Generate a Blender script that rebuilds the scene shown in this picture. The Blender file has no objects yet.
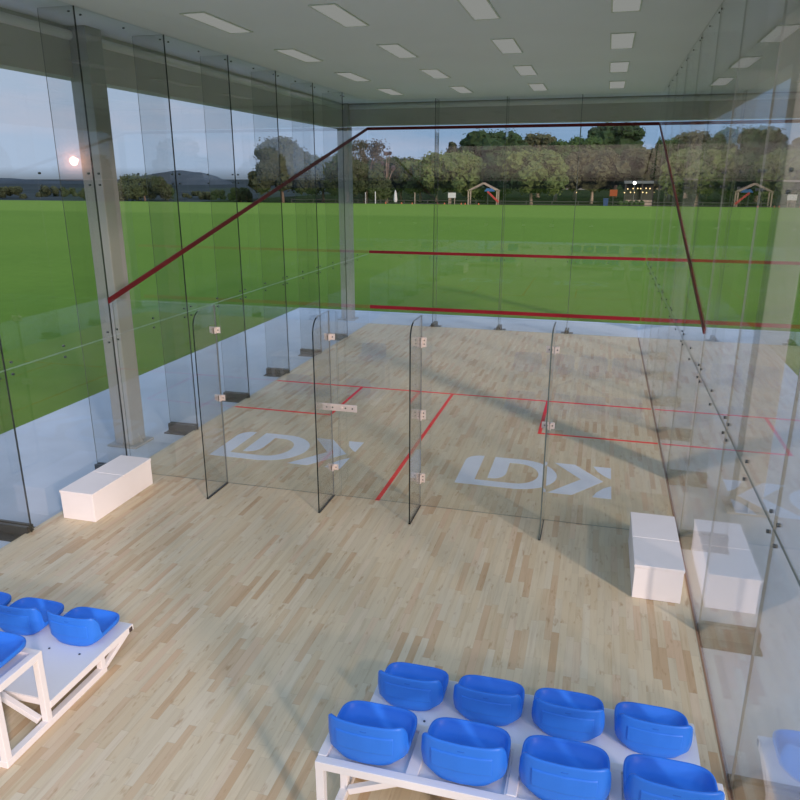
import bpy, bmesh, math, random
from mathutils import Vector, Matrix, noise
from mathutils.geometry import tessellate_polygon
random.seed(7)
scene = bpy.context.scene
COL = scene.collection
R = math.radians

# ------------------------------------------------------------------ materials
def new_mat(name):
    m = bpy.data.materials.new(name); m.use_nodes = True
    nt = m.node_tree; nt.nodes.clear()
    out = nt.nodes.new('ShaderNodeOutputMaterial')
    return m, nt, out

def mth(nt, op, a, b=None, c=None, clamp=False):
    n = nt.nodes.new('ShaderNodeMath'); n.operation = op; n.use_clamp = clamp
    for i, v in enumerate((a, b, c)):
        if v is None: continue
        if isinstance(v, (int, float)): n.inputs[i].default_value = v
        else: nt.links.new(v, n.inputs[i])
    return n.outputs[0]

def mixc(nt, f, a, b, mode='MIX'):
    n = nt.nodes.new('ShaderNodeMix'); n.data_type = 'RGBA'; n.blend_type = mode
    for sock, v in ((n.inputs['Factor'], f), (n.inputs[6], a), (n.inputs[7], b)):
        if isinstance(v, (int, float)): sock.default_value = v
        elif isinstance(v, tuple): sock.default_value = (*v, 1)
        else: nt.links.new(v, sock)
    return n.outputs[2]

def ramp(nt, f, stops):
    n = nt.nodes.new('ShaderNodeValToRGB'); e = n.color_ramp.elements
    while len(e) < len(stops): e.new(0.5)
    for el, (p, c) in zip(e, stops): el.position = p; el.color = (*c, 1)
    if f is not None: nt.links.new(f, n.inputs[0])
    return n.outputs[0]

def coords(nt, scale=(1, 1, 1)):
    """world position"""
    g = nt.nodes.new('ShaderNodeNewGeometry')
    mp = nt.nodes.new('ShaderNodeMapping'); mp.inputs['Scale'].default_value = scale
    nt.links.new(g.outputs['Position'], mp.inputs['Vector'])
    return mp.outputs[0]

def objcoords(nt, scale=(1, 1, 1)):
    g = nt.nodes.new('ShaderNodeTexCoord')
    mp = nt.nodes.new('ShaderNodeMapping'); mp.inputs['Scale'].default_value = scale
    nt.links.new(g.outputs['Object'], mp.inputs['Vector'])
    return mp.outputs[0]

def noise_tex(nt, vec, scale, detail=3, rough=.55):
    n = nt.nodes.new('ShaderNodeTexNoise'); n.inputs['Scale'].default_value = scale
    n.inputs['Detail'].default_value = detail; n.inputs['Roughness'].default_value = rough
    nt.links.new(vec, n.inputs['Vector'])
    return n.outputs[0]

def pbr(name, color, rough=.5, metal=0., spec=.5, var=.06, scale=6., bump=0., vec=None):
    m, nt, out = new_mat(name)
    p = nt.nodes.new('ShaderNodeBsdfPrincipled')
    p.inputs['Roughness'].default_value = rough; p.inputs['Metallic'].default_value = metal
    p.inputs['Specular IOR Level'].default_value = spec
    v = objcoords(nt) if vec is None else coords(nt)
    n = noise_tex(nt, v, scale, 4)
    lo = tuple(max(0, c * (1 - var)) for c in color); hi = tuple(min(1, c * (1 + var)) for c in color)
    c = ramp(nt, n, [(.3, lo), (.7, hi)])
    nt.links.new(c, p.inputs['Base Color'])
    if bump:
        b = nt.nodes.new('ShaderNodeBump'); b.inputs['Strength'].default_value = bump; b.inputs['Distance'].default_value = .01
        nt.links.new(noise_tex(nt, v, scale * 12, 2), b.inputs['Height']); nt.links.new(b.outputs[0], p.inputs['Normal'])
    nt.links.new(p.outputs[0], out.inputs[0])
    return m

def glass(name, tint, f0=.042):
    """architectural glass pane: straight-through transmission plus mirror reflection by angle"""
    m, nt, out = new_mat(name)
    g = nt.nodes.new('ShaderNodeNewGeometry')
    d = nt.nodes.new('ShaderNodeVectorMath'); d.operation = 'DOT_PRODUCT'
    nt.links.new(g.outputs['Normal'], d.inputs[0]); nt.links.new(g.outputs['Incoming'], d.inputs[1])
    c = mth(nt, 'ABSOLUTE', d.outputs['Value'])
    p5 = mth(nt, 'POWER', mth(nt, 'SUBTRACT', 1.0, c), 5.0)
    F = mth(nt, 'MULTIPLY_ADD', p5, 1 - f0, f0, clamp=True)
    t = nt.nodes.new('ShaderNodeBsdfTransparent'); t.inputs[0].default_value = (*tint, 1)
    r = nt.nodes.new('ShaderNodeBsdfGlossy'); r.inputs['Roughness'].default_value = 0.0
    r.inputs['Color'].default_value = (1, 1, 1, 1)
    mx = nt.nodes.new('ShaderNodeMixShader')
    nt.links.new(F, mx.inputs[0]); nt.links.new(t.outputs[0], mx.inputs[1]); nt.links.new(r.outputs[0], mx.inputs[2])
    nt.links.new(mx.outputs[0], out.inputs[0])
    return m

def emit_mat(name, color, strength):
    m, nt, out = new_mat(name)
    e = nt.nodes.new('ShaderNodeEmission'); e.inputs[0].default_value = (*color, 1); e.inputs[1].default_value = strength
    nt.links.new(e.outputs[0], out.inputs[0])
    return m

def wood_mat():
    m, nt, out = new_mat('maple_strip_flooring')
    p = nt.nodes.new('ShaderNodeBsdfPrincipled')
    g = nt.nodes.new('ShaderNodeNewGeometry')
    s = nt.nodes.new('ShaderNodeSeparateXYZ'); nt.links.new(g.outputs['Position'], s.inputs[0])
    W, L = .058, .50
    xr = mth(nt, 'DIVIDE', s.outputs[0], W); row = mth(nt, 'FLOOR', xr)
    w1 = nt.nodes.new('ShaderNodeTexWhiteNoise'); w1.noise_dimensions = '1D'; nt.links.new(row, w1.inputs['W'])
    yl = mth(nt, 'ADD', mth(nt, 'DIVIDE', s.outputs[1], L), mth(nt, 'MULTIPLY', w1.outputs[0], 17.3))
    colm = mth(nt, 'FLOOR', yl)
    cv = nt.nodes.new('ShaderNodeCombineXYZ'); nt.links.new(row, cv.inputs[0]); nt.links.new(colm, cv.inputs[1])
    w2 = nt.nodes.new('ShaderNodeTexWhiteNoise'); w2.noise_dimensions = '2D'; nt.links.new(cv.outputs[0], w2.inputs['Vector'])
    base = ramp(nt, w2.outputs['Value'], [(0, (.58, .405, .235)), (.09, (.64, .475, .30)), (.2, (.665, .535, .345)), (.45, (.715, .60, .41)),
                                          (.7, (.655, .55, .375)), (.88, (.725, .625, .45)), (.95, (.70, .55, .375)), (1, (.66, .475, .30))])
    # grain: noise stretched along the boards, offset per board
    ov = nt.nodes.new('ShaderNodeVectorMath'); ov.operation = 'MULTIPLY_ADD'
    nt.links.new(w2.outputs['Color'], ov.inputs[0]); ov.inputs[1].default_value = (13, 13, 0)
    mp = nt.nodes.new('ShaderNodeMapping'); mp.inputs['Scale'].default_value = (26, 1.6, 1)
    nt.links.new(g.outputs['Position'], mp.inputs['Vector']); nt.links.new(mp.outputs[0], ov.inputs[2])
    gr = noise_tex(nt, ov.outputs[0], 1.0, 4, .6)
    c1 = mixc(nt, .55, base, ramp(nt, gr, [(.3, (.78, .70, .62)), (.5, (1, 1, 1)), (.75, (1.0, .98, .96))]), 'MULTIPLY')
    # brown heartwood blotches and knots
    mp2 = nt.nodes.new('ShaderNodeMapping'); mp2.inputs['Scale'].default_value = (15, 4.5, 1)
    nt.links.new(g.outputs['Position'], mp2.inputs['Vector'])
    ov2 = nt.nodes.new('ShaderNodeVectorMath'); ov2.operation = 'MULTIPLY_ADD'
    nt.links.new(w2.outputs['Color'], ov2.inputs[0]); ov2.inputs[1].default_value = (9, 9, 0); nt.links.new(mp2.outputs[0], ov2.inputs[2])
    kn = noise_tex(nt, ov2.outputs[0], 1.0, 3, .6)
    kf = ramp(nt, kn, [(.60, (0, 0, 0)), (.72, (1, 1, 1))])
    c2 = mixc(nt, mth(nt, 'MULTIPLY', kf, .62), c1, (.42, .24, .11))
    # fine joints
    fx = mth(nt, 'FRACT', xr); fy = mth(nt, 'FRACT', yl)
    jx = mth(nt, 'LESS_THAN', fx, .025); jy = mth(nt, 'LESS_THAN', fy, .006)
    jj = mth(nt, 'MAXIMUM', jx, jy)
    c3 = mixc(nt, mth(nt, 'MULTIPLY', jj, .22), c2, (.25, .16, .09))
    nt.links.new(c3, p.inputs['Base Color'])
    p.inputs['Roughness'].default_value = .42; p.inputs['Specular IOR Level'].default_value = .3
    nt.links.new(p.outputs[0], out.inputs[0])
    return m

def grass_mat():
    m, nt, out = new_mat('mown_grass')
    p = nt.nodes.new('ShaderNodeBsdfPrincipled')
    v = coords(nt)
    n1 = noise_tex(nt, v, .09, 4, .6); n2 = noise_tex(nt, v, 2.2, 5, .7)
    g = nt.nodes.new('ShaderNodeNewGeometry'); s = nt.nodes.new('ShaderNodeSeparateXYZ'); nt.links.new(g.outputs['Position'], s.inputs[0])
    a = ramp(nt, n1, [(.3, GR[0]), (.7, GR[1])])
    band = mth(nt, 'MULTIPLY', mth(nt, 'SUBTRACT', s.outputs[1], 52.0), .25, clamp=True)
    a2 = mixc(nt, band, a, mixc(nt, .45, a, GR[2]))
    b = mixc(nt, .45, a2, ramp(nt, n2, [(.25, (.55, .6, .45)), (.75, (1.0, 1.0, 1.0))]), 'MULTIPLY')
    nt.links.new(b, p.inputs['Base Color']); p.inputs['Roughness'].default_value = .95; p.inputs['Specular IOR Level'].default_value = .05
    nt.links.new(p.outputs[0], out.inputs[0])
    return m
GR = [(.125, .225, .030), (.145, .25, .036), (.22, .33, .06)]

def leaf_mat(name, dark, light):
    m, nt, out = new_mat(name)
    p = nt.nodes.new('ShaderNodeBsdfPrincipled')
    v = objcoords(nt)
    n = noise_tex(nt, v, 2.6, 5, .8)
    c = ramp(nt, n, [(.3, dark), (.68, light)])
    nt.links.new(c, p.inputs['Base Color']); p.inputs['Roughness'].default_value = .85; p.inputs['Specular IOR Level'].default_value = .1
    nt.links.new(p.outputs[0], out.inputs[0])
    return m

M = {}
M['wood'] = wood_mat()
M['grass'] = grass_mat()
M['concrete'] = pbr('pale_concrete', (.53, .59, .68), .8, 0, .2, .07, 1.3, .05, vec=1)
M['ceiling'] = pbr('matt_grey_ceiling', (.79, .81, .86), .9, 0, .1, .02, .6, vec=1)
M['beam'] = pbr('grey_beam_paint', (.50, .48, .455), .7, 0, .2, .03, 1.5)
M['pipe'] = pbr('light_grey_beam_bead', (.76, .75, .73), .6, 0, .2, .03, 1.5)
M['column'] = pbr('grey_steel_paint', (.36, .36, .352), .55, 0, .3, .04, 2.)
M['glass'] = glass('clear_glass', (.965, .975, .97))
M['glassfin'] = glass('clear_glass_fin', (.91, .914, .913))
M['edge'] = pbr('grey_green_glass_edge', (.10, .125, .115), .35, 0, .5, .05)
M['edgedark'] = pbr('dark_glass_edge', (.012, .016, .015), .25, 0, .5, .05)
M['edgetoplit'] = pbr('toplit_glass_edge', (.36, .42, .40), .3, 0, .5, .05)  # light falling on the level pane edges is put into the colour
M['seal'] = pbr('black_joint_seal', (.02, .024, .022), .5, 0, .3, .05)
M['edgelit'] = pbr('lit_glass_edge', (.17, .18, .178), .35, 0, .5, .05)  # brightness of edges catching sun and reflections, put into the colour
M['shoe'] = pbr('dark_shoe_metal', (.035, .037, .037), .4, .3, .5, .1)
M['steel'] = pbr('brushed_steel', (.86, .76, .72), .35, .6, .5, .04)
M['bolt'] = pbr('dark_steel_bolt', (.10, .11, .11), .35, .8, .5, .05)
M['red'] = pbr('red_line_paint', (.97, .018, .016), .5, 0, .3, .03)
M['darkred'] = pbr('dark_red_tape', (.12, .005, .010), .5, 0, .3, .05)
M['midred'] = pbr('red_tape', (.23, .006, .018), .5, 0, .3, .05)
M['logo'] = pbr('pale_blue_logo_paint', (.74, .79, .90), .5, 0, .3, .03)
M['brown'] = pbr('brown_edge_trim', (.34, .20, .12), .6, 0, .3, .1)
M['white'] = pbr('white_box_paint', (.90, .855, .85), .45, 0, .35, .02, 3)
M['frame'] = pbr('white_frame_paint', (.84, .80, .79), .4, 0, .4, .03, 3)
M['deck'] = pbr('white_deck_plate', (.74, .75, .78), .45, 0, .3, .02, 3)
M['cap'] = pbr('dark_end_cap', (.07, .05, .045), .5, 0, .3, .1)
M['blue'] = pbr('blue_seat_plastic', (.026, .185, .74), .42, 0, .4, .04, 5)
M['bluedeep'] = pbr('deep_blue_seat_plastic', (.015, .135, .60), .45, 0, .4, .04, 5)
M['diffuser'] = emit_mat('dim_light_diffuser', (.97, 1.0, .94), .26)
M['lightframe'] = pbr('light_frame_paint', (.62, .65, .6), .6)
M['bark'] = pbr('tree_bark', (.20, .15, .115), .9, 0, .1, .3, 2.)
M['barkpale'] = pbr('pale_tree_bark', (.36, .29, .23), .9, 0, .1, .2, 2.)
M['hill'] = pbr('hazy_hill', (.060, .078, .095), 1, 0, 0, .22, .02, vec=1)  # distance haze put into the blue-grey colour
M['litter'] = pbr('dark_leaf_litter', (.024, .030, .018), 1, 0, 0, .4, .4, vec=1)
M['rough'] = pbr('hazy_rough_ground', (.050, .062, .066), 1, 0, 0, .25, .05, vec=1)  # far ground tinted with the hills' haze in its colour
LEAF = {'oak': leaf_mat('olive_leaves', (.014, .022, .009), (.075, .095, .042)),
        'dark': leaf_mat('dark_leaves', (.010, .024, .010), (.048, .085, .034)),
        'olive': leaf_mat('grey_olive_leaves', (.030, .035, .018), (.115, .12, .062)),
        'mid': leaf_mat('green_leaves', (.016, .036, .011), (.070, .12, .036)),
        'light': leaf_mat('light_green_leaves', (.030, .052, .016), (.145, .19, .065)),
        'cone': leaf_mat('brown_green_leaves', (.018, .024, .013), (.085, .092, .048)),
        'bare': leaf_mat('sparse_brown_leaves', (.05, .04, .03), (.13, .11, .08)),
        'twig': leaf_mat('purple_brown_twigs', (.07, .05, .05), (.17, .13, .12)),
        'bush': leaf_mat('low_bush_leaves', (.025, .032, .018), (.075, .09, .048))}

# ------------------------------------------------------------------ mesh helpers
class MB:
    def __init__(s): s.bm = bmesh.new()
    def box(s, x0, x1, y0, y1, z0, z1, faces=None):
        """faces: dict axis->material index for faces whose normal is along that axis"""
        v = [s.bm.verts.new((x, y, z)) for x in (x0, x1) for y in (y0, y1) for z in (z0, z1)]
        q = [((0, 1, 3, 2), 0), ((4, 6, 7, 5), 0), ((0, 4, 5, 1), 1), ((2, 3, 7, 6), 1), ((0, 2, 6, 4), 2), ((1, 5, 7, 3), 2)]
        for idx, ax in q:
            f = s.bm.faces.new([v[i] for i in idx])
            if faces: f.material_index = faces.get(ax, 0)
        return s
    def bar(s, a, b, w, h=None, up=(0, 0, 1)):
        a, b = Vector(a), Vector(b); d = (b - a); h = h or w
        u = Vector(up)
        if abs(d.normalized().dot(u)) > .98: u = Vector((0, 1, 0))
        sx = d.cross(u).normalized(); sz = sx.cross(d).normalized()
        vs = []
        for p in (a, b):
            for i, j in ((-1, -1), (1, -1), (1, 1), (-1, 1)):
                vs.append(s.bm.verts.new(p + sx * (i * w / 2) + sz * (j * h / 2)))
        for f in ((3, 2, 1, 0), (4, 5, 6, 7), (0, 1, 5, 4), (1, 2, 6, 5), (2, 3, 7, 6), (3, 0, 4, 7)):
            s.bm.faces.new([vs[i] for i in f])
        return s
    def tube(s, pts, rad, n=8, cap=True):
        pts = [Vector(p) for p in pts]
        rads = rad if isinstance(rad, (list, tuple)) else [rad] * len(pts)
        rings = []
        for i, p in enumerate(pts):
            d = (pts[min(i + 1, len(pts) - 1)] - pts[max(i - 1, 0)]).normalized()
            u = Vector((0, 0, 1)) if abs(d.z) < .95 else Vector((1, 0, 0))
            a = d.cross(u).normalized(); b = d.cross(a).normalized()
            rings.append([s.bm.verts.new(p + (a * math.cos(t) + b * math.sin(t)) * rads[i]) for t in [2 * math.pi * k / n for k in range(n)]])
        for r0, r1 in zip(rings, rings[1:]):
            for k in range(n):
                s.bm.faces.new((r0[k], r0[(k + 1) % n], r1[(k + 1) % n], r1[k]))
        if cap:
            s.bm.faces.new(rings[0][::-1]); s.bm.faces.new(rings[-1])
        return s
    def prism(s, pts, d, side=0, cap=0):
        """pts: 3-D polygon, extruded by vector d"""
        d = Vector(d)
        a = [s.bm.verts.new(Vector(p)) for p in pts]; b = [s.bm.verts.new(Vector(p) + d) for p in pts]
        f = s.bm.faces.new(a); f.material_index = cap
        f = s.bm.faces.new(b[::-1]); f.material_index = cap
        n = len(a)
        for i in range(n):
            f = s.bm.faces.new((a[(i + 1) % n], a[i], b[i], b[(i + 1) % n])); f.material_index = side
        return s
    def ico(s, c, r, sub=2, amp=0., freq=1., seed=0., squash=(1, 1, 1)):
        res = bmesh.ops.create_icosphere(s.bm, subdivisions=sub, radius=1)
        for v in res['verts']:
            d = v.co.normalized()
            k = 1 + amp * noise.fractal(d * freq + Vector((seed, seed * 1.7, -seed)), 1., 2., 3)
            v.co = Vector(c) + Vector((d.x * squash[0], d.y * squash[1], d.z * squash[2])) * (r * k)
        return s
    def build(s, name, mats, parent=None, smooth=False, bevel=0., loc=None):
        bmesh.ops.recalc_face_normals(s.bm, faces=s.bm.faces[:])
        me = bpy.data.meshes.new(name); s.bm.to_mesh(me); s.bm.free()
        for m in (mats if isinstance(mats, (list, tuple)) else [mats]): me.materials.append(m)
        if smooth:
            for p in me.polygons: p.use_smooth = True
        o = bpy.data.objects.new(name, me); COL.objects.link(o)
        if parent: o.parent = parent
        if loc: o.location = loc
        if bevel:
            b = o.modifiers.new('bevel', 'BEVEL'); b.width = bevel; b.segments = 2; b.limit_method = 'ANGLE'
        return o

def tag(o, label, cat=None, kind=None, group=None):
    o['label'] = label
    if cat: o['category'] = cat
    if kind: o['kind'] = kind
    if group: o['group'] = group
    return o

def empty(name, loc, label, cat, kind=None, group=None):
    o = bpy.data.objects.new(name, None); COL.objects.link(o); o.location = loc
    return tag(o, label, cat, kind, group)

def dup(root, loc, label, group=None):
    def cp(o, parent):
        c = o.copy(); COL.objects.link(c)
        if parent: c.parent = parent
        for ch in list(o.children): cp(ch, c)
        return c
    r = cp(root, None); r.location = loc; r['label'] = label
    if group: r['group'] = group
    return r

# ------------------------------------------------------------------ dimensions
W, D = 6.4, 9.75           # court width (x) and length (front wall y = 0, back wall y = -9.81)
BW = -9.815                # back glass wall
HT = 5.18                  # ceiling height
YB = -16.4                 # side walls end (behind the viewer's side of the room)
ST = 1.64                  # side panel module
ZJ = (1.72, 3.47)          # horizontal glass joints
SLAB = -.05

# ------------------------------------------------------------------ ground, slab, floor
o = MB().box(-260, 220, -240, 86.5, -.5, -.12).build('ground', M['grass']); tag(o, 'wide flat bright green mown grass field around the court', 'ground', 'structure')
o = MB().box(-1500, 1500, -900, 1500, -1.2, -.55).build('ground', M['rough']); tag(o, 'dull rough ground beyond the grass field under the trees', 'ground', 'structure')
o = MB().box(-62, 180, 86.6, 275, -.55, -.50).build('ground', M['litter']); tag(o, 'dark leaf-strewn ground under the trees beyond the field', 'ground', 'structure')
o = MB().box(-2.72, 9.15, -26, 2.0, -.3, SLAB).build('floor', M['concrete']); tag(o, 'pale grey concrete slab that surrounds the wooden court floor', 'slab', 'structure')
floor = MB().box(-.05, 6.392, -24, .08, SLAB, 0).build('floor', M['wood']); tag(floor, 'light maple strip court floor with red lines', 'floor', 'structure')
o = MB().box(6.392, 6.4055, -24, .08, SLAB, .002).build('trim_1', M['brown']); tag(o, 'thin brown edge strip along the right side of the wooden floor', 'trim', 'structure')

def line(x0, x1, y0, y1):
    return MB().box(x0, x1, y0, y1, .0, .002).build('court_line', M['red'], floor)
line(0, W - .02, -5.46 - .025, -5.46 + .025)                  # short line
line(W / 2 - .025, W / 2 + .025, BW + .0, -5.486)              # half court line
for sx in (0, 1):
    f = (lambda x: x) if sx == 0 else (lambda x: W - .02 - x)
    a, b = sorted((f(1.575), f(1.625))); line(a, b, -7.085, -5.486)
    a, b = sorted((f(0), f(1.574))); line(a, b, -7.085, -7.035)

def arc(cx, cy, rx, ry, a0, a1, n=10):
    return [(cx + rx * math.cos(R(a0 + (a1 - a0) * i / n)), cy + ry * math.sin(R(a0 + (a1 - a0) * i / n))) for i in range(n + 1)]
def logo(x0, x1, y0, y1):
    """the three-letter court logo, drawn in a 333 x 183 sheet (y down) and laid on the floor"""
    ld = [(0, 183)] + [(0, 40)] + arc(34, 40, 34, 38, 180, 270, 6) + [(40, 2), (40, 153)] \
        + arc(125, 92, 50, 61, 90, -90, 16) + [(104, 31), (104, 95)] + arc(76, 95, 28, 42, 0, 90, 6) + [(66, 137), (66, 2)] \
        + arc(128, 92, 88, 90, -90, 90, 18)[0:] 
    ld = ld[:-1] + [(128, 183)]
    k1 = [(206, 2), (252, 2), (316, 90), (252, 183), (202, 183), (268, 90)]
    k2 = [(294, 2), (333, 2), (333, 72)] + [(318, 56), (304, 34)]
    k3 = [(333, 112), (333, 183), (294, 183), (302, 156), (316, 130)]
    for nm, pl in (('logo_letter', ld), ('logo_letter', k1), ('logo_letter', k2), ('logo_letter', k3)):
        pts = []
        for px, py in pl:
            p = Vector((x0 + (x1 - x0) * px / 333, y1 - (y1 - y0) * py / 183, .0015))
            if not pts or (p - pts[-1]).length > 1e-4: pts.append(p)
        if (pts[0] - pts[-1]).length < 1e-4: pts.pop()
        mb = MB(); top = [mb.bm.verts.new(p) for p in pts]; low = [mb.bm.verts.new(p - Vector((0, 0, .0015))) for p in pts]
        for t in tessellate_polygon([pts]): mb.bm.faces.new([top[k] for k in t])
        for k in range(len(pts)): mb.bm.faces.new((top[k - 1], top[k], low[k], low[k - 1]))
        mb.build(nm, M['logo'], floor)
logo(3.945, 5.755, -9.09, -8.13)
logo(.655, 2.48, -9.05, -8.07)

# ------------------------------------------------------------------ roof, beams, columns, lights
RB = -12.40
o = MB().box(-1.0, 7.45, RB, 1.0, HT, HT + .3).build('ceiling', M['ceiling']); tag(o, 'flat matt grey ceiling over the court', 'ceiling', 'structure')
def beam(box, bead, label):
    o = MB().box(*box).build('beam', M['beam'], bevel=.006); tag(o, label, 'beam', 'structure')
    MB().tube(bead, .055, 12).build('bead', M['pipe'], o, smooth=True)
beam((-1.02, -.79, RB, 1.0, 4.62, HT), [(-.79, RB + .2, 5.085), (-.79, .6, 5.085)], 'deep grey roof beam along the left side above the field')
beam((7.19, 7.45, RB, 1.0, 4.62, HT), [(7.19, RB + .2, 5.085), (7.19, .6, 5.085)], 'deep grey roof beam along the right side')
beam((-.8, 7.2, .72, .98, 4.68, HT), [(-.7, .72, 5.1), (7.1, .72, 5.1)], 'deep grey roof beam across the far end above the front glass')

beam((-1.02, 7.45, -12.66, -12.40, 4.67, HT), [(-.9, -12.40, 5.1), (7.3, -12.40, 5.1)], 'deep grey roof beam across the near end of the roof')
def column(x0, x1, y0, y1, label):
    o = MB().box(x0, x1, y0, y1, SLAB + .025, HT).build('column', M['column'], bevel=.012); tag(o, label, 'column', 'structure')
    cx, cy = (x0 + x1) / 2, (y0 + y1) / 2
    MB().box(cx - .22, cx + .22, cy - .22, cy + .22, SLAB, SLAB + .028).build('base_plate', M['column'], o, bevel=.004)
    for dx, dy in ((0, -1), (1, 0), (-1, 0)):
        if dx: pts = [(cx + dx * (x1 - x0) / 2, cy - .006, SLAB + .02), (cx + dx * .21, cy - .006, SLAB + .02), (cx + dx * (x1 - x0) / 2, cy - .006, SLAB + .17)]; d = (0, .012, 0)
        else: pts = [(cx - .006, y0, SLAB + .02), (cx - .006, cy - .21, SLAB + .02), (cx - .006, y0, SLAB + .17)]; d = (.012, 0, 0)
        MB().prism(pts, d).build('stiffener', M['column'], o)
column(-.84, -.56, -8.96, -8.66, 'square grey steel column outside the left glass wall near the back wall')
column(-.94, -.66, .56, .86, 'square grey steel column at the far left corner of the roof')
column(7.06, 7.34, -8.96, -8.66, 'square grey steel column outside the right glass wall')
column(7.06, 7.34, .56, .86, 'square grey steel column at the far right corner of the roof')

def ceiling_light():
    r = empty('ceiling_light', (0, 0, HT), '', 'ceiling light', None, 'flush ceiling light panels')
    mb = MB()
    for b in ((-.15, .15, -.575, -.56), (-.15, .15, .56, .575), (-.15, -.135, -.56, .56), (.135, .15, -.56, .56)):
        mb.box(b[0], b[1], b[2], b[3], -.012, 0)
    mb.build('frame', M['lightframe'], r)
    MB().box(-.135, .135, -.56, .56, -.008, 0).build('diffuser', M['diffuser'], r)
    return r
lights_y = [(-1.5, 'in the row nearest the far beam'), (-3.88, 'in the second row from the far beam'),
            (-6.27, 'in the third row from the far beam'), (-8.66, 'in the fourth row from the far beam')]
lights_x = [(1.0, 'leftmost dim rectangular ceiling light'), (2.48, 'second dim ceiling light from the left'),
            (4.0, 'third dim ceiling light from the left'), (5.48, 'rightmost dim rectangular ceiling light')]
proto = None
for y, ly in lights_y:
    for x, lx in lights_x:
        lab = lx + ' ' + ly
        if proto is None: proto = ceiling_light(); proto.location = (x, y, HT); proto['label'] = lab
        else: dup(proto, (x, y, HT), lab)

# ------------------------------------------------------------------ glass walls
T = .004
def fitting(parent, pts, axis, off, name='bolt', rad=.0115):
    """round glass bolts, each a short disc through the pane; axis = wall normal axis"""
    mb = MB()
    for (u, z) in pts:
        if axis == 0: a, b = (off - .010, u, z), (off + .010, u, z)
        else: a, b = (u, off - .010, z), (u, off + .010, z)
        mb.tube([a, b], rad, 10)
    return mb.build(name, M['bolt'], parent, smooth=False)

def side_wall(name, x, sgn, label):
    """sgn = -1: fins stand out to the left; +1: to the right"""
    w = empty(name, (0, 0, 0), label, 'glass wall', 'structure')
    ys = [0.0] + [-ST * k for k in range(1, 11)]
    zs = [SLAB + .004, ZJ[0], ZJ[1], HT]
    x0, x1 = sorted((x, x + sgn * 2 * T))
    for i in range(len(ys) - 1):
        for j in range(3):
            MB().box(x0, x1, ys[i + 1] + .004, ys[i] - .004, zs[j] + (.004 if j else 0), zs[j + 1] - .004, {0: 0, 1: 0, 2: 2}).build('glass_pane', [M['glass'], M['edge'], M['edgetoplit'] if sgn < 0 else M['edge']], w)
    FT = .005 if sgn < 0 else .003
    for k, y in enumerate(ys[1:]):
        a, b = sorted((x + sgn * .016, x + sgn * .45))
        MB().box(a, b, y - FT, y + FT, .0, HT, {1: 0, 0: 1, 2: 1}).build('glass_fin', [M['glassfin'], M['edge'] if sgn < 0 else M['edgelit']], w)
        a, b = sorted((x + sgn * .001, x + sgn * .016)); MB().box(a, b, y - FT * .76, y + FT * .76, .0, HT).build('joint_seal', M['seal'] if sgn < 0 else M['edgelit'], w)  # right seals lightened in colour for the reflections veiling them
        mb = MB(); a, b = sorted((x + sgn * .02, x + sgn * .46))
        mb.box(a, b, y - .16, y + .16, SLAB, SLAB + .018)
        mb.box(a, b, y - .045, y - .012, SLAB, .07); mb.box(a, b, y + .012, y + .045, SLAB, .07)
        mb.build('fin_shoe', M['shoe'], w)
        for z in ZJ:
            fitting(w, [(y - .085, z - .06), (y - .085, z + .06), (y + .085, z - .06), (y + .085, z + .06)], 0, x + sgn * T, 'spider_fitting')
        fitting(w, [(y - .09, HT - .07), (y + .09, HT - .07), (y - ST / 2, HT - .07)], 0, x + sgn * T, 'bolt', .009)
    for i in range(len(ys) - 1):
        ym = (ys[i] + ys[i + 1]) / 2
        for z in ZJ: fitting(w, [(ym, z - .06), (ym, z + .06)], 0, x + sgn * T)
    return w
wl = side_wall('wall_left', 0.0, -1, 'left side wall of clear glass panes and fins with a sloping dark red line')
wr = side_wall('wall_right', 6.406, 1, 'right side wall of clear reflecting glass panes with a sloping dark red line')

wf = empty('wall_front', (0, 0, 0), 'front glass wall across the far end of the court with three red lines', 'glass wall', 'structure')
xs = [0, 1.6, 3.2, 4.8, 6.4]; zs = [0, ZJ[0], ZJ[1], HT]
for i in range(4):
    for j in range(3):
        MB().box(xs[i] + .004, xs[i + 1] - .004, 0.05, 0.05 + 2 * T, zs[j] + (.004 if j else 0), zs[j + 1] - .004, {1: 0, 0: 0, 2: 2}).build('glass_pane', [M['glass'], M['edge'], M['edge']], wf)
for x in xs[1:4]:
    MB().box(x - .005, x + .005, .07, .45, 0, HT, {0: 0, 1: 1, 2: 1}).build('glass_fin', [M['glassfin'], M['edgelit']], wf)
    MB().box(x - .0035, x + .0035, .051, .068, 0, HT).build('joint_seal', M['seal'] if x < 3 else M['edge'], wf)
    mb = MB(); mb.box(x - .14, x + .14, .09, .46, SLAB, SLAB + .018); mb.box(x - .045, x - .012, .09, .46, SLAB, .07); mb.box(x + .012, x + .045, .09, .46, SLAB, .07)
    mb.build('fin_shoe', M['shoe'], wf)
    for z in ZJ: fitting(wf, [(x - .085, z - .06), (x - .085, z + .06), (x + .085, z - .06), (x + .085, z + .06)], 1, .056, 'spider_fitting')
for i in range(4):
    for z in ZJ: fitting(wf, [((xs[i] + xs[i + 1]) / 2, z - .06), ((xs[i] + xs[i + 1]) / 2, z + .06)], 1, .056)
MB().box(0, W, .035, .05, 4.535, 4.60).build('out_line', M['darkred'], wf)
MB().box(0, W, .035, .05, 1.735, 1.80).build('service_line', M['midred'], wf)
MB().box(0, W, .035, .05, .385, .47).build('board_line', M['midred'], wf)
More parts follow.
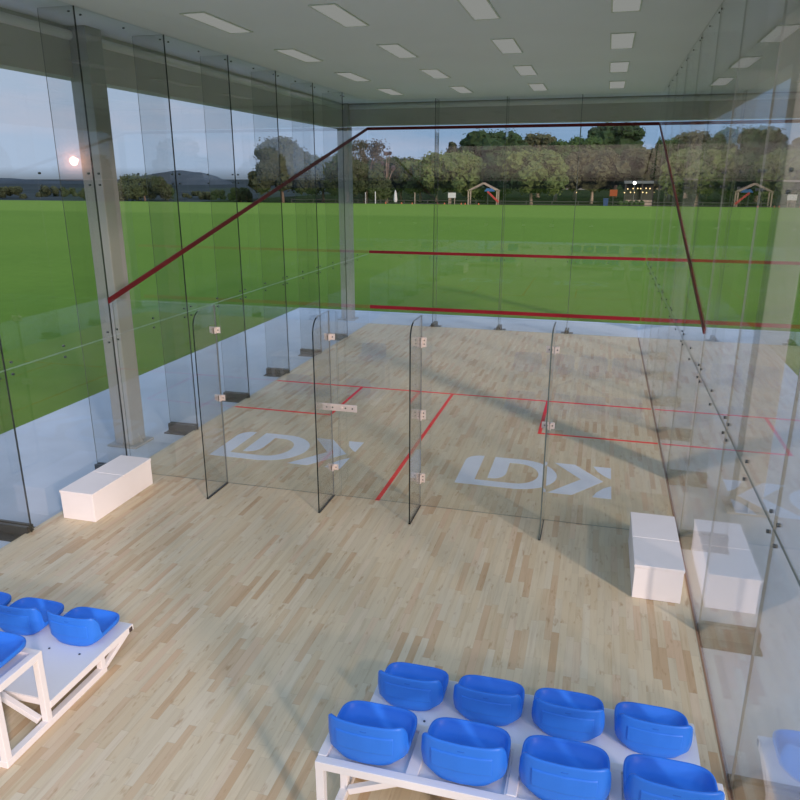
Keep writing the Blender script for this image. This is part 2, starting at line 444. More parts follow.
for w, x, a, b in ((wl, .001, .001, .01), (wr, 6.405, 6.396, 6.405)):
    y0, y1 = (-9.86, 0.03)
    pts = [(a, y0, 2.10), (a, y1, 4.535), (a, y1, 4.60), (a, y0, 2.165)]
    MB().prism(pts, (b - a, 0, 0)).build('out_line', M['darkred'], w)

# back glass wall with door
wb = empty('wall_back', (0, 0, 0), 'low back glass wall of the court with fins and silver clamps', 'glass wall', 'structure')
HB = 2.14
FX = [1.335, 2.685, 3.70, 5.05]
def pane(a, b, parent, z0=.0, name='glass_pane'):
    return MB().box(a + .004, b - .004, BW - T, BW + T, z0 + .004, HB, {1: 0, 0: 1, 2: 1}).build(name, [M['glass'], M['edge']], parent)
for a, b in ((.02, FX[0]), (FX[0], FX[1] + .08), (FX[2], FX[3]), (FX[3], 6.40)): pane(a, b, wb)
for x in FX:
    y0, y1, r = BW - .012, BW - .475, .17
    h = .007
    pts = [(x - h, y0, .0), (x - h, y1, .0)] + [(x - h, y1 + r - r * math.cos(R(t)), HB - r + r * math.sin(R(t))) for t in range(0, 91, 10)] + [(x - h, y0, HB)]
    mb = MB().prism(pts, (2 * h, 0, 0), side=1, cap=0)
    mb.bm.faces.ensure_lookup_table()
    for fc in mb.bm.faces:                      # the top and the root take the brightened edge colour, the outer and lower edges dark
        c = fc.calc_center_median()
        if fc.material_index == 1 and (c.z > HB - .012 or abs(c.y - y0) < .004): fc.material_index = 2
    f = mb.build('glass_fin', [M['glassfin'], M['edgedark'] if x < 5 else M['edge'], M['edgelit']], wb)  # paler copy for the fin seen edge-on, its see-through brightness in the colour
    MB().box(x - .011, x + .011, y1, y0, 0, .012).build('floor_channel', M['shoe'], f)
def clamp(parent, x, z, w0, w1, h, name, yfin=.07):
    c = MB().box(x - w0, x + w1, BW - .02, BW - .0065, z - h, z + h).build(name, M['steel'], parent, bevel=.003)
    MB().box(x + .009, x + .021, BW - yfin, BW - .02, z - h, z + h).build('side_plate', M['steel'], c, bevel=.002)
    MB().box(x - .021, x - .009, BW - yfin, BW - .02, z - h, z + h).build('side_plate', M['steel'], c, bevel=.002)
    mb = MB()
    for dx in (-w0 * .6, w1 * .6):
        for dz in ((-.02, .02) if h > .04 else (0,)): mb.tube([(x + dx, BW - .022, z + dz), (x + dx, BW - .0195, z + dz)], .007, 8)
    mb.build('screw', M['bolt'], c)
for x, zz in ((FX[0], (1.86, 1.07)), (FX[3], (1.86, 1.07))):
    for z in zz: clamp(wb, x, z, .075, .055, .034, 'clamp')
clamp(wb, FX[1], 1.86, .055, .065, .034, 'clamp'); clamp(wb, FX[1], .36, .055, .065, .034, 'clamp')
door = empty('door_1', (0, 0, 0), 'frameless glass door in the back glass wall with silver hinges and lock', 'door', 'structure')
pane(FX[1] + .085, FX[2] - .0, door, .006, 'glass_leaf')
for z in (1.86, 1.07, .34): clamp(door, FX[2], z, .10, .055, .052, 'hinge')
lk = MB().box(FX[1] - .1, FX[1] + .3, BW - .022, BW - .0065, 1.03, 1.11).build('lock_plate', M['steel'], door, bevel=.004)
mb = MB()
for dx in (-.05, .02, .17, .25): mb.tube([(FX[1] + dx, BW - .026, 1.07), (FX[1] + dx, BW - .02, 1.07)], .009, 8)
mb.build('screw', M['bolt'], lk)
MB().tube([(FX[1] + .12, BW - .045, 1.07), (FX[1] + .12, BW - .02, 1.07)], .016, 12).build('lock_cylinder', M['steel'], lk)

# ------------------------------------------------------------------ storage benches
def bench(x0, label):
    b = empty('storage_bench', (x0, -11.13, 0), label, 'bench')
    w, l, h = .41, 1.06, .325
    MB().box(.006, w - .006, .006, l - .006, .002, h - .03).build('body', M['white'], b, bevel=.004)
    MB().box(0, w, 0, l * .5 - .004, h - .028, h).build('lid', M['white'], b, bevel=.004)
    MB().box(0, w, l * .5 + .004, l, h - .028, h).build('lid', M['white'], b, bevel=.004)
bench(.085, 'white box bench against the left glass wall')
bench(5.905, 'white box bench against the right glass wall')

# ------------------------------------------------------------------ bleachers and seats
def bleacher(x0, label, seats_x, ends=(True, True)):
    b = empty('bleacher', (x0, -12.82, 0), label, 'bleacher')
    L = 2.04; t = .05; zl, zu = .18, .575
    yf, ym, yr = -.025, -.93, -1.285
    mat = M['frame']
    for x in (t / 2, L / 2, L - t / 2):
        MB().bar((x, -.345, t / 2 + .001), (x, yr - .022, t / 2 + .001), t).build('floor_rail', mat, b, bevel=.003)
        MB().bar((x, yf - .03, zl - t / 2 - .004), (x, ym + .02, zl - t / 2 - .004), t).build('deck_rail', mat, b, bevel=.003)
        MB().bar((x, ym - .025, zu - t / 2), (x, yr + .025, zu - t / 2), t).build('seat_rail', mat, b, bevel=.003)
        MB().bar((x, yr, 0.001), (x, yr, zu - .006), t - .005).build('leg', mat, b, bevel=.003)
        MB().bar((x, ym, 0.001), (x, ym, zu - .006), t - .005).build('leg', mat, b, bevel=.003)
        MB().bar((x, -.375, t - .01), (x, -.375, zl - t), t - .005).build('leg', mat, b, bevel=.003)
        MB().bar((x, -.37, t / 2), (x, yf - .005, zl - t / 2 - .01), .035).build('nose_strut', mat, b, bevel=.003)
    for y, z in ((yf, zl - t / 2 - .002), (ym + .052, zl - t / 2 - .004), (ym, zu - t / 2), (yr, zu - t / 2), (yr, t / 2)):
        MB().bar((.002, y, z - .0025), (L - .002, y, z - .0025), t - .001).build('cross_rail', mat, b, bevel=.003)
    for xe, s in ((L, 1),):
        for y, z in ((yf - .012, zl - t / 2 - .006), (yr, zu - t / 2 - .003)):
            MB().box(xe - .003 if s < 0 else xe - .002, xe + .002 if s < 0 else xe + .003, y - .017, y + .017, z - .017, z + .017).build('end_cap', M['cap'], b)
    for xa, xb in ((.06, L / 2 - .05), (L - .06, L / 2 + .05)):
        MB().bar((xa, ym - .03, .06), (xb, ym - .03, zu - .09), .04).build('brace', mat, b, bevel=.003)
    MB().box(.0, L, yf - .025 + .03, ym + .03, zl - .004, zl + .002).build('lower_deck', M['deck'], b)
    MB().box(t, L - t, yr + .02, ym - .02, zu - .032, zu - .022).build('upper_deck', M['deck'], b)
    cx = [(seats_x[i] + seats_x[i + 1]) / 2 for i in range(3)]
    for x in cx: MB().bar((x, yr + .02, zu - t / 2 - .005), (x, ym - .02, zu - t / 2 - .005), .065, t).build('seat_rail', mat, b, bevel=.003)
    for x in seats_x:
        for dx, dy in ((-.13, -.44), (.13, -.44)):
            MB().tube([(x + dx, dy, zl), (x + dx, dy, zl + .006)], .008, 8).build('bolt', M['bolt'], b)
    return b

def seat_proto():
    A, B, N = .221, .182, 96
    def plan(t):
        c, s = math.cos(t), math.sin(t)
        n = 4.5 if s > 0 else 6.5
        return A * math.copysign(abs(c) ** (2 / n), c), B * math.copysign(abs(s) ** (2 / n), s)
    def sm(e0, e1, v):
        v = max(0, min(1, (v - e0) / (e1 - e0))); return v * v * (3 - 2 * v)
    def rim(t):
        x, y = plan(t)
        k = (y + B) / (2 * B)
        h = .085 + .160 * (1 - sm(.02, .30, k)) + .006 * sm(.5, 1, k)
        return x, y, h
    def loop(sc, zf, scy=None, dy=0.):
        pts = []
        for i in range(N):
            t = 2 * math.pi * i / N
            x, y, h = rim(t)
            yy = y * (scy or sc) + dy
            if y < 0: yy += .030 * (abs(x) / A) ** 2 * sm(.09, .2, h)        # the backrest is bowed: its ends sit further forward
            pts.append((x * sc, yy, zf(h)))
        return pts
    loops = [loop(.30, lambda h: .0), loop(.70, lambda h: .0, .92), loop(.735, lambda h: .005, .955), loop(.975, lambda h: .052, .985), loop(.992, lambda h: max(.058, .5 * h + .02), .995), loop(1.0, lambda h: h - .016),
             loop(.998, lambda h: h - .005), loop(.975, lambda h: h, .97), loop(.945, lambda h: h - .002, .93), loop(.925, lambda h: h - .012, .90),
             loop(.905, lambda h: .55 * h + .02, .86), loop(.86, lambda h: .046, .74), loop(.7, lambda h: .040, .6), loop(.3, lambda h: .038)]
    mb = MB(); bm = mb.bm
    vs = [[bm.verts.new(p) for p in l] for l in loops]
    for a, b in zip(vs, vs[1:]):
        for i in range(N): bm.faces.new((a[i], a[(i + 1) % N], b[(i + 1) % N], b[i]))
    bm.faces.new(vs[0][::-1]); bm.faces.new(vs[-1])
    r = empty('bucket_seat', (0, 0, 0), '', 'seat')
    mb.build('shell', M['blue'], r, smooth=True)
    # raised panel on the back of the backrest, following its curve
    def outer(t, s):
        la, lb = loops[3], loops[5]
        i = t / (2 * math.pi) * N; i0 = int(math.floor(i)) % N; i1 = (i0 + 1) % N; f = i - math.floor(i)
        def L(l): return Vector(l[i0]).lerp(Vector(l[i1]), f)
        lm = loops[4]
        return L(la).lerp(L(lm), s * 2) if s < .5 else L(lm).lerp(L(lb), s * 2 - 1)
    def patch(t0, t1, s0, s1, off, nt, ns, edge):
        mb = MB(); bm = mb.bm; g = []
        for j in range(ns + 1):
            row = []
            for i in range(nt + 1):
                t = t0 + (t1 - t0) * i / nt; s = s0 + (s1 - s0) * j / ns
                p = outer(t, s)
                e = 1 if 0 < i < nt and 0 < j < ns else 0
                row.append(bm.verts.new(p + Vector((0, -(off if e else -edge), 0))))
            g.append(row)
        for j in range(ns):
            for i in range(nt): bm.faces.new((g[j][i], g[j][i + 1], g[j + 1][i + 1], g[j + 1][i]))
        return mb
    patch(R(251), R(289), .16, .76, .006, 44, 18, .004).build('back_panel', M['blue'], r, smooth=True)
    patch(R(269.2), R(270.8), .84, .91, .0015, 10, 3, .002).build('embossed_mark', M['bluedeep'], r, smooth=True)
    return r

SX = [.258, .765, 1.265, 1.768]
bleacher(4.18, 'white two-tier bleacher with eight blue seats beside the right glass wall', SX)
bleacher(.10, 'white two-tier bleacher with an open end frame at the left glass wall', SX)
sp = seat_proto()
names = ['leftmost', 'second from left', 'third from left', 'rightmost']
first = True
def put(x, y, z, lab, grp):
    global first
    if first: sp.location = (x, y, z); sp['label'] = lab; sp['group'] = grp; first = False
    else: dup(sp, (x, y, z), lab, grp)
for i, x in enumerate(SX):
    put(4.18 + x, -13.02, .184, names[i] + ' blue bucket seat, lower tier of the right bleacher', 'seats on the right bleacher')
    put(4.18 + x, -13.91, .5765, names[i] + ' blue bucket seat, upper tier of the right bleacher', 'seats on the right bleacher')
for i, x in enumerate(SX):
    if i == 0: continue
    put(.10 + x, -13.02, .184, ['', 'blue bucket seat third from the open end of the left bleacher', 'blue bucket seat second from the open end, left bleacher lower tier',
         'blue bucket seat at the open end, left bleacher lower tier'][i], 'seats on the left bleacher')
put(.10 + SX[3], -13.91, .5765, 'blue bucket seat on the left bleacher upper tier', 'seats on the left bleacher')

# ------------------------------------------------------------------ beyond the field
def make_tree(x, y, top, hw, kind, label, seed, trunk=True):
    rnd = random.Random(seed)
    base = -.55
    cat = 'tree'; nm = 'tree'
    if kind == 'bush': nm, cat = 'bush', 'bush'
    r = empty(nm, (x, y, base), label, cat, None, 'trees beyond the grass field' if nm == 'tree' else 'low bushes beyond the field')
    H = top - base
    low = {'bush': .02, 'light': .34, 'olive': .36, 'mid': .34}.get(kind, .26)
    mb = MB(); n = {'twig': 12, 'bare': 60, 'bush': 14, 'dark': 40}.get(kind, 38)
    cs = []
    for i in range(n):
        t = rnd.random(); zz = low + (1 - low) * t
        prof = {'cone': (1 - zz) ** .6 * 1.15, 'dark': math.sqrt(max(0, 1 - ((zz - .55) / .52) ** 2)), 'bush': math.sqrt(max(0, 1 - zz * zz * .9))}.get(kind, math.sqrt(max(0.02, 1 - ((zz - .5) / .6) ** 2)))
        a = rnd.random() * 2 * math.pi; rr = hw * prof * (.35 + .55 * rnd.random())
        br = hw * (.15 + .16 * rnd.random()) * {'bare': .8, 'twig': .55}.get(kind, 1) * (.8 if kind == 'cone' else 1)
        br = min(br, H * .28)
        c = Vector((math.cos(a) * rr, math.sin(a) * rr * .8, min(zz * H, H - br * .8)))
        if c.z < br * .6 and kind == 'bush': c.z = br * .5
        cs.append((c, br))
        if kind not in ('twig', 'bare'): mb.ico(c, br, 3, .55, 3.4, rnd.random() * 50, (1, 1, .85))
    if kind not in ('twig', 'bare'):
        cs.append((Vector((0, 0, H * .6)), min(hw * .62, H * .33))); mb.ico((0, 0, H * .6), min(hw * .62, H * .33), 3, .4, 2.4, rnd.random() * 50, (1, .9, 1))
    # leaf sprays that break up the outline
    per = 90 if kind not in ('twig', 'bare') else 60
    for c, br in cs:
        for k in range(per):
            d = Vector((rnd.gauss(0, 1), rnd.gauss(0, 1), rnd.gauss(0, 1))).normalized()
            p = c + d * br * ((.92 + .42 * rnd.random()) if kind not in ('twig', 'bare') else (.3 + 1.0 * rnd.random()))
            if p.z < .1: continue
            s = .10 + .15 * rnd.random()
            u = d.orthogonal().normalized() * s; w = d.cross(u).normalized() * s * .8 + d * s * .4
            q = [mb.bm.verts.new(p + v) for v in (-u, -w, u, w)]
            mb.bm.faces.new(q)
    mb.build('foliage', LEAF[kind], r, smooth=False)
    if kind != 'bush':
        mb = MB(); tr = max(.16, H * .03)
        fork = H * (.22 + .08 * rnd.random())
        mb.tube([(0, 0, 0), (rnd.uniform(-.1, .1), 0, fork * .5), (rnd.uniform(-.2, .2), 0, fork)], [tr * 1.3, tr, tr * .9], 8)
        for k in range(4 if kind not in ('twig', 'bare') else 9):
            c, br = cs[rnd.randrange(len(cs))]
            mb.tube([(0, 0, fork * .92), (c.x * .45, c.y * .45, fork + (c.z - fork) * .5), tuple(c)], [tr * .7, tr * .45, tr * .15], 6)
        mb.build('trunk', M['barkpale'] if kind in ('light', 'olive', 'mid') else M['bark'], r, smooth=True)
    return r

TREES = [
 (-112.0, 110, 1.5, 6.4, 'bush', 'low grey-green bush at the left photo edge below the hills'),
 (-100.6, 110, 1.7, 5.7, 'bush', 'low bush on the horizon left of the near left column'),
 (-88.7, 108, 1.4, 4.9, 'bush', 'low bush just left of the near left column on the horizon'),
 (-70.2, 95, 3.6, 4.6, 'oak', 'squat dark olive tree just right of the near left column'),
 (-74.6, 93, 2.4, 3.1, 'oak', 'short dark tree partly hidden by the near left column'),
 (-73.0, 118, .7, 4.5, 'bush', 'low bush at the foot of the rounded hill, right of the squat tree'),
 (-66.5, 112, 1.1, 4.2, 'bush', 'low bush at the right foot of the rounded hill'),
 (-52.8, 96, 1.7, 1.8, 'oak', 'small dark tree standing left of the big pointed tree'),
 (-43.9, 93, 9.1, 6.9, 'cone', 'big pointed olive tree standing alone left of the far left column'),
 (-38.2, 96, 6.5, 4.3, 'oak', 'rounded dark tree beside the big pointed tree, left of the far column'),
 (-35.0, 97, 6.8, 3.2, 'oak', 'narrow dark tree right behind the far left column'),
 (-30.9, 97, 9.0, 4.8, 'bare', 'tall sparse brown tree just right of the far left column'),
 (-27.3, 95, 7.5, 2.0, 'twig', 'thin nearly leafless tree with purple-brown twigs'),
 (-30.2, 93, 5.4, 4.4, 'oak', 'dark bushy tree in front of the sparse brown tree'),
 (-25.0, 95, 6.2, 3.8, 'oak', 'dark olive tree right of the leafless twiggy tree'),
 (-16.6, 92, 6.6, 4.8, 'light', 'broad light green tree left of the play shelter'),
 (-21.3, 92.5, 5.6, 3.9, 'light', 'light olive-green tree left of the broad light green one'),
 (-18.9, 104, 8.8, 2.4, 'cone', 'dark pointed tree top rising behind the broad light green tree'),
 (-11.2, 101, 10.0, 6.3, 'dark', 'large rounded dark green tree behind the play shelter'),
 (-4.9, 104, 9.8, 4.0, 'olive', 'tall grey-olive tree right of the large rounded tree'),
 (-4.7, 91.5, 6.9, 5.3, 'light', 'spreading light green tree right of the play shelter'),
 (1.0, 100, 9.2, 3.9, 'mid', 'tall fresh green tree left of the tallest dark tree'),
 (-2.0, 102, 8.6, 2.9, 'mid', 'narrow fresh green tree beside the tall grey-olive one'),
 (6.8, 100, 10.9, 5.2, 'dark', 'tallest dark green dome-shaped tree behind the lit pavilion'),
 (3.6, 92, 6.9, 4.5, 'olive', 'grey-olive tree above the blue bin'),
 (9.7, 95, 7.2, 3.6, 'olive', 'grey-olive tree directly behind the lit pavilion'),
 (-11.4, 93.5, 6.2, 3.8, 'dark', 'dark tree right behind the red slide'),
 (14.5, 98, 9.0, 3.0, 'mid', 'fresh green tree right of the far right corner of the court'),
 (19.3, 99, 9.1, 4.5, 'olive', 'broad grey-olive tree seen through the right glass wall'),
 (16.6, 92, 6.4, 4.3, 'light', 'light green tree seen through the right glass, right of the pavilion'),
 (25.7, 97, 9.7, 5.0, 'olive', 'tall grey-olive tree left of the right steel column'),
 (23.0, 93, 6.2, 4.2, 'mid', 'lower fresh green tree in front of the tall grey-olive tree at right'),
 (30.6, 96, 8.5, 4.4, 'oak', 'dark olive tree behind the right steel column'),
 (35.0, 97, 8.9, 4.3, 'dark', 'dark tree at the right photo edge'),
]
# stand the trees in loose rows, one behind the other, so that no crown grows through another
CX, CY, CZ = 5.4, -17.0, 3.49
placed = [(10.3, 92.5, 2.6, 1.7), (-11.05, 88.1, 2.4, 1.2), (-9.4, 86.9, 1.3, .5)]
for i, (x, y, top, hw, k, lab) in sorted(enumerate(TREES), key=lambda t: t[1][1]):
    y2 = y
    while True:
        f = (y2 - CY) / (y - CY); x2 = CX + (x - CX) * f; h2 = hw * f
        if all(abs(x2 - px) > 1.2 * h2 + pw or abs(y2 - py) > 1.0 * h2 + pd for px, py, pw, pd in placed): break
        y2 += 1.0
    placed.append((x2, y2, 1.2 * h2, 1.0 * h2))
    make_tree(x2, y2, CZ + (top - CZ) * f, h2, k, lab, 100 + i)
for i in range(9):
    x = 52 + i * 11.5; y = 104 - i * 8.5
    make_tree(x, y, 8.2 + 1.6 * math.sin(i * 2.3), 4.6, ('oak', 'dark', 'mid')[i % 3], 'dark tree far to the right, seen only as a faint reflection in the left glass', 300 + i)
print('TREE ROWS', max(p[1] for p in placed))

def hedge(x0, x1, y, h, kind, label, seed):
    rnd = random.Random(seed); mb = MB()
    n = max(5, int((x1 - x0) / (.55 * h + .4)))
    for i in range(n):
        x = x0 + (x1 - x0) * (i + .5) / n
        for z in (.25, .75):
            c = Vector((x + rnd.uniform(-.1, .1) * h, y + rnd.uniform(-.15, .15) * h, -.55 + (h + .55) * z)); br = (h + .55) * .38
            mb.ico(c, br, 2, .4, 2.5, rnd.random() * 60, (1.1, 1, 1))
            for k in range(60):
                d = Vector((rnd.gauss(0, 1), rnd.gauss(0, 1), rnd.gauss(0, 1))).normalized(); p = c + d * br * rnd.uniform(.9, 1.3)
                if p.z < -.5: continue
                s = (.1 + .12 * rnd.random()) * max(1, h / 4); u = d.orthogonal().normalized() * s; w = d.cross(u).normalized() * s
                mb.bm.faces.new([mb.bm.verts.new(p + v) for v in (-u, -w, u, w)])
    o = mb.build('hedge', LEAF[kind]); tag(o, label, 'hedge')
hedge(-112, -80, 262, 8.6, 'dark', 'dark undergrowth behind the trunks left and right of the far left column', 1)
hedge(-69, -32, 262, 8.4, 'dark', 'dark undergrowth behind the light green trees and the play shelter', 2)
hedge(-21, 22, 268, 8.2, 'dark', 'dark undergrowth between the play shelter and the lit pavilion', 3)
hedge(33, 100, 262, 8.4, 'dark', 'dark undergrowth beyond the field right of the lit pavilion', 4)
hedge(7.2, 10.6, 88.6, .35, 'mid', 'low green hedge in front of the lit pavilion', 5)

# hills
def hill(pts, y, depth, label):
    mb = MB(); bm = mb.bm; rows = []
    for j in range(7):
        f = j / 6; s = math.sin(math.pi * f)
        row = []
        for i in range(len(pts) * 6 - 5):
            k, t = divmod(i, 6); t /= 6
            a = pts[min(k, len(pts) - 1)]; b = pts[min(k + 1, len(pts) - 1)]
            t = t * t * (3 - 2 * t)
            x = a[0] + (b[0] - a[0]) * t; z = a[1] + (b[1] - a[1]) * t
            x = a[0] + (b[0] - a[0]) * (i % 6) / 6
            nz = noise.fractal(Vector((x * .02, j * .7, 3)), 1, 2, 4) * 1.2
            row.append(bm.verts.new((x, y + depth * (f - .5), -12 + (z + 12) * s + nz * s)))
        rows.append(row)
    for a, b in zip(rows, rows[1:]):
        for i in range(len(a) - 1): bm.faces.new((a[i], a[i + 1], b[i + 1], b[i]))
    o = mb.build('hill', M['hill'], smooth=True); tag(o, label, 'hill', 'structure')
hill([(-560, 5), (-480, 4), (-420, 3.0), (-380, 1.6), (-340, 1.8), (-300, 1.4), (-270, .5), (-240, -2), (-210, -8)], 440, 120, 'long low blue-grey ridge on the left horizon')
hill([(-300, -6), (-285, 2.5), (-264, 6.4), (-250, 7.9), (-236, 6.6), (-226, 3.6), (-216, -1.0), (-206, -6)], 400, 90, 'rounded blue-grey hill right of the near left column')

# play shelter, slide and small things along the far edge
ps = empty('play_shelter', (-11.05, 88.1, -.1), 'open timber play shelter with a pitched frame roof at the far field edge', 'shelter')
GZ = -.55
for x in (-2.0, 2.0):
    for y in (-.9, .9): MB().bar((x, y, -.5), (x, y, 1.95), .16).build('post', M['barkpale'], ps)
for y in (-.9, .9):
    MB().bar((-2.15, y, 1.8), (0, y, 2.85), .16).build('rafter', M['barkpale'], ps); MB().bar((2.15, y, 1.8), (0, y, 2.85), .16).build('rafter', M['barkpale'], ps)
MB().bar((0, -1, 2.85), (0, 1, 2.85), .16).build('ridge_beam', M['barkpale'], ps)
mb = MB(); mb.prism([(.2, -.8, 1.75), (1.5, -.8, 1.75), (1.0, -.8, 2.15), (.5, -.8, 2.15)], (0, 1.6, 0))
mb.build('canopy', pbr('blue_canopy', (.03, .12, .32), .6), ps)
sl = empty('slide', (-9.4, 86.5, -.1), 'red slide sloping down right under the play shelter', 'slide')
redp = pbr('red_plastic', (.42, .04, .045), .5)
MB().bar((-.85, 0, 1.65), (.65, 0, .3), .5, .1).build('chute', redp, sl)
MB().bar((-.85, -.25, 1.75), (.65, -.25, .4), .06, .18).build('side_rail', redp, sl); MB().bar((-.85, .25, 1.75), (.65, .25, .4), .06, .18).build('side_rail', redp, sl)
MB().bar((-.8, -.2, -.5), (-.8, -.2, 1.6), .08).build('leg', M['bolt'], sl); MB().bar((-.8, .2, -.5), (-.8, .2, 1.6), .08).build('leg', M['bolt'], sl); MB().bar((.6, 0, -.5), (.6, 0, .3), .08).build('leg', M['bolt'], sl)

wpale = pbr('weathered_white', (.55, .55, .55), .7)
sg = empty('sign_board', (-15.4, 87.2, -.55), 'small white board on two posts at the far field edge', 'sign')
MB().box(-.55, .55, -.03, .03, 1.3, 2.0).build('board', wpale, sg); MB().box(-.45, -.37, -.02, .02, 0, 1.3).build('post', M['barkpale'], sg); MB().box(.37, .45, -.02, .02, 0, 1.3).build('post', M['barkpale'], sg)
for x, h, lab in ((-28.2, 1.9, 'slim pale post right of the far left column, at the field edge'), (-26.7, 2.0, 'brighter pale post at the field edge, left of the white folded parasol'),
                  (-20.8, 1.9, 'thin brown-grey post right of the white folded parasol')):
    MBo = MB().tube([(0, 0, 0), (0, 0, h), (0, 0, h + .05)], [.07, .07, .03], 10).build('post', wpale if x < -21 else M['barkpale'], loc=(x, 87.2, -.5)); MBo.name = 'boundary_post'
    tag(MBo, lab, 'post')
pr = empty('parasol', (-23.7, 87.3, -.5), 'closed white parasol standing at the far field edge', 'parasol')
MB().tube([(0, 0, 0), (0, 0, 2.3)], .04, 8).build('pole', M['bolt'], pr)
MB().tube([(0, 0, .6), (0, 0, .9), (0, 0, 1.7), (0, 0, 2.3)], [.2, .27, .2, .04], 10).build('folded_canopy', wpale, pr)
orange = pbr('orange_plastic', (.55, .12, .05), .6)
for i, (x, y, lab) in enumerate(((-25.1, 87, 'orange cone left of the closed parasol'), (-22.7, 86.95, 'orange cone right of the closed parasol'), (-20.9, 86.1, 'orange cone in front of the thin brown-grey post'),
      (-17.4, 87, 'orange cone second to the left of the white board'), (-16.4, 86.9, 'orange cone just left of the white board'), (-14.0, 87, 'orange cone right of the white board'), (-13.3, 86.2, 'orange cone at the left foot of the play shelter'), (-11.4, 86.2, 'orange cone in the middle of the play shelter'))):
    c = empty('traffic_cone', (x, y, -.5), lab, 'cone', None, 'orange cones along the far field edge')
    MB().tube([(0, 0, .03), (0, 0, .6)], [.2, .05], 12).build('cone_body', orange, c); MB().box(-.25, .25, -.25, .25, 0, .04).build('base', orange, c)
b = empty('wheelie_bin', (5.6, 87.2, -.5), 'dark blue bin at the far field edge left of the orange panel', 'bin')
bl = pbr('dark_blue_plastic', (.02, .05, .16), .5)
MB().prism([(-.27, -.3, .05), (.27, -.3, .05), (.33, -.36, 1.25), (-.33, -.36, 1.25)], (0, .62, 0)).build('body', bl, b); MB().box(-.35, .35, -.4, .36, 1.25, 1.33).build('lid', bl, b)
os_ = empty('lit_panel', (6.55, 90.2, -.55), 'glowing orange square panel on a post left of the pavilion lights', 'sign')
MB().box(-.5, .5, -.04, .04, 1.6, 2.45).build('panel', emit_mat('orange_glow', (.75, .17, .08), .42), os_); MB().box(-.06, .06, -.03, .03, 0, 1.6).build('post', M['bolt'], os_)
pv = empty('pavilion', (10.3, 92.5, -.55), 'dark flat-roofed pavilion hung with small warm lights', 'pavilion')
dk = pbr('dark_timber', (.05, .048, .045), .8)
MB().box(-2.4, 2.4, -1.3, 1.5, 3.25, 3.6).build('roof', pbr('grey_roof', (.12, .14, .14), .8), pv)
for x in (-2.2, 0, 2.2):
    for y in (-1.1, 1.3): MB().box(x - .08, x + .08, y - .08, y + .08, 0, 3.25).build('post', dk, pv)
MB().box(-2.3, 2.3, 1.35, 1.45, 0, 3.25).build('back_wall', dk, pv)
MB().box(-2.0, 1.9, -.5, 0, 0, 1.05).build('counter', M['barkpale'], pv)
warm = emit_mat('warm_bulb', (1, .72, .32), 2.2)
for i, (x, z) in enumerate(((-1.9, 2.55), (-1.2, 2.6), (-.6, 2.62), (-.2, 2.6), (.5, 2.64), (1.0, 2.6), (1.9, 2.62), (-2.3, 2.05), (-1.5, 2.1), (-1.0, 2.08), (.1, 2.1), (.6, 2.05), (1.6, 2.1))):
    MB().ico((x, -1.25, z), .085, 2).build('bulb', warm, pv)
fl = empty('floodlight', (9.2, 90, -.55), 'bright white lamp on a pole in front of the pavilion', 'lamp')
MB().tube([(0, 0, 0), (0, 0, 3.2)], .04, 8).build('pole', M['bolt'], fl); MB().ico((0, 0, 3.35), .21, 3).build('lamp_head', emit_mat('white_lamp', (1, 1, .95), 6), fl, smooth=True)
# low dark rail fence along the far edge
fe = empty('rail_fence', (0, 87.6, -.55), 'low dark rail fence along the far field edge', 'fence')
for i in range(20):
    x = -40 + i * 3.5
    MB().box(x - .05, x + .05, -.05, .05, 0, 1.0).build('post', dk, fe)
for z in (.5, .9): MB().box(-40, 27, -.03, .03, z - .04, z + .04).build('rail', dk, fe)
# low building behind the trunks
lb = empty('house', (-7.5, 250, -.55), 'low pale building half hidden behind the tree trunks', 'building')
MB().box(-8, 8, -3.5, 3.5, 0, 5.6).build('wall', pbr('dull_wall', (.20, .19, .18), .9), lb)
MB().prism([(-8.6, -4.2, 5.6), (-8.6, 4.2, 5.6), (-8.6, 0, 7.6)], (17.2, 0, 0)).build('roof', pbr('dull_roof', (.16, .17, .175), .8), lb)
for x in (-5.5, -.5, 4.5): MB().box(x - 1, x + 1, -3.56, -3.48, 2.0, 4.3).build('window', M['edgedark'], lb)

# ------------------------------------------------------------------ light
wd = bpy.data.worlds.new('sky'); scene.world = wd; wd.use_nodes = True
nt = wd.node_tree; nt.nodes.clear()
out = nt.nodes.new('ShaderNodeOutputWorld'); bg = nt.nodes.new('ShaderNodeBackground'); nt.links.new(bg.outputs[0], out.inputs[0])
tc = nt.nodes.new('ShaderNodeTexCoord'); sep = nt.nodes.new('ShaderNodeSeparateXYZ'); nt.links.new(tc.outputs['Generated'], sep.inputs[0])
X, Y, Z = sep.outputs
lf = mth(nt, 'MULTIPLY_ADD', X, -1.6, -.25, clamp=True)                    # 0 straight ahead .. 1 to the left
hz = mixc(nt, lf, (.25, .39, .60), (.47, .56, .72))
bk = mth(nt, 'MULTIPLY', mth(nt, 'MULTIPLY_ADD', Y, -1.3, .25, clamp=True), mth(nt, 'MULTIPLY_ADD', X, 6.0, 1.6, clamp=True))                      # 1 behind
hz2 = mixc(nt, bk, hz, (1.0, .78, .66))
up = mth(nt, 'MULTIPLY_ADD', Z, 3.2, -.80, clamp=True)                      # bright overcast above ~14 degrees
UP = .76
sk = mixc(nt, up, hz2, (UP * .68, UP * .96, UP * 1.40))
mp = nt.nodes.new('ShaderNodeMapping'); mp.inputs['Scale'].default_value = (2.2, 2.2, 9); nt.links.new(tc.outputs['Generated'], mp.inputs['Vector'])
cl = noise_tex(nt, mp.outputs[0], 1.5, 5, .6)
clf = mth(nt, 'MULTIPLY', ramp(nt, cl, [(.5, (0, 0, 0)), (.68, (1, 1, 1))]), .30)
sk2 = mixc(nt, clf, sk, (.72, .62, .68))
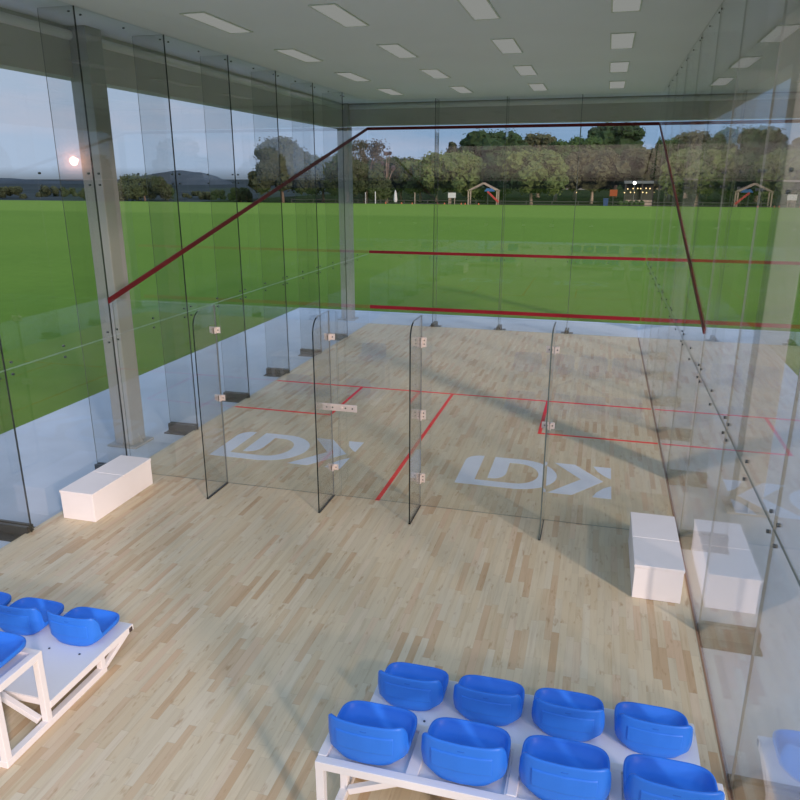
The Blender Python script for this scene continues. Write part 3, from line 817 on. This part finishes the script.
# the setting sun low in the haze, behind and to the left
dp = nt.nodes.new('ShaderNodeVectorMath'); dp.operation = 'DOT_PRODUCT'; nt.links.new(tc.outputs['Generated'], dp.inputs[0]); dp.inputs[1].default_value = Vector((-.6218, -.783, .019)).normalized()
ang = mth(nt, 'ARCCOSINE', mth(nt, 'MINIMUM', dp.outputs['Value'], .9999999))
disc = mth(nt, 'MULTIPLY', mth(nt, 'LESS_THAN', ang, .0046), 45.0)
halo = mth(nt, 'MULTIPLY', mth(nt, 'EXPONENT', mth(nt, 'MULTIPLY', ang, -110.0)), 16.0)
sk3 = mixc(nt, 1.0, sk2, mixc(nt, 1.0, mixc(nt, 1.0, (1, .8, .62), disc, 'MULTIPLY'), mixc(nt, 1.0, (1, .42, .26), halo, 'MULTIPLY'), 'ADD'), 'ADD')
gr = mth(nt, 'MULTIPLY_ADD', Z, 40, .5, clamp=True)
fin = mixc(nt, gr, (.05, .055, .04), sk3)
nt.links.new(fin, bg.inputs[0]); bg.inputs[1].default_value = 1.0

def sun(name, to_sun, e, col, ang):
    l = bpy.data.lights.new(name, 'SUN'); l.energy = e; l.color = col; l.angle = R(ang)
    o = bpy.data.objects.new(name, l); COL.objects.link(o)
    o.rotation_euler = Vector(to_sun).to_track_quat('Z', 'Y').to_euler(); o.location = (0, 0, 30)
# evening light from behind right: a tall glow in the haze, low to mid height
for el, e in ((9, 1.30), (18, 1.15), (31, .80)):
    el = R(el); az = R(46)
    sun('evening_sun', (math.sin(az) * math.cos(el), -math.cos(az) * math.cos(el), math.sin(el)), e, (1, .81, .72), 4.2)

# ------------------------------------------------------------------ camera
cd = bpy.data.cameras.new('camera'); cam = bpy.data.objects.new('camera', cd); COL.objects.link(cam)
cam.location = (5.4165, -16.9582, 3.4878)
cam.rotation_euler = (R(90) - .2986, 0, .2663)
cd.sensor_width = 36; cd.lens = 36 * 722.59 / 800; cd.clip_end = 4000; cd.clip_start = .05
scene.camera = cam
scene.cycles.transparent_max_bounces = 64
scene.cycles.max_bounces = 10; scene.cycles.glossy_bounces = 5; scene.cycles.diffuse_bounces = 4
scene.cycles.caustics_reflective = False
scene.cycles.use_denoising = True
vs = scene.view_settings
vs.view_transform = 'Standard'; vs.look = 'None'; vs.exposure = 0; vs.gamma = 1; vs.use_curve_mapping = False
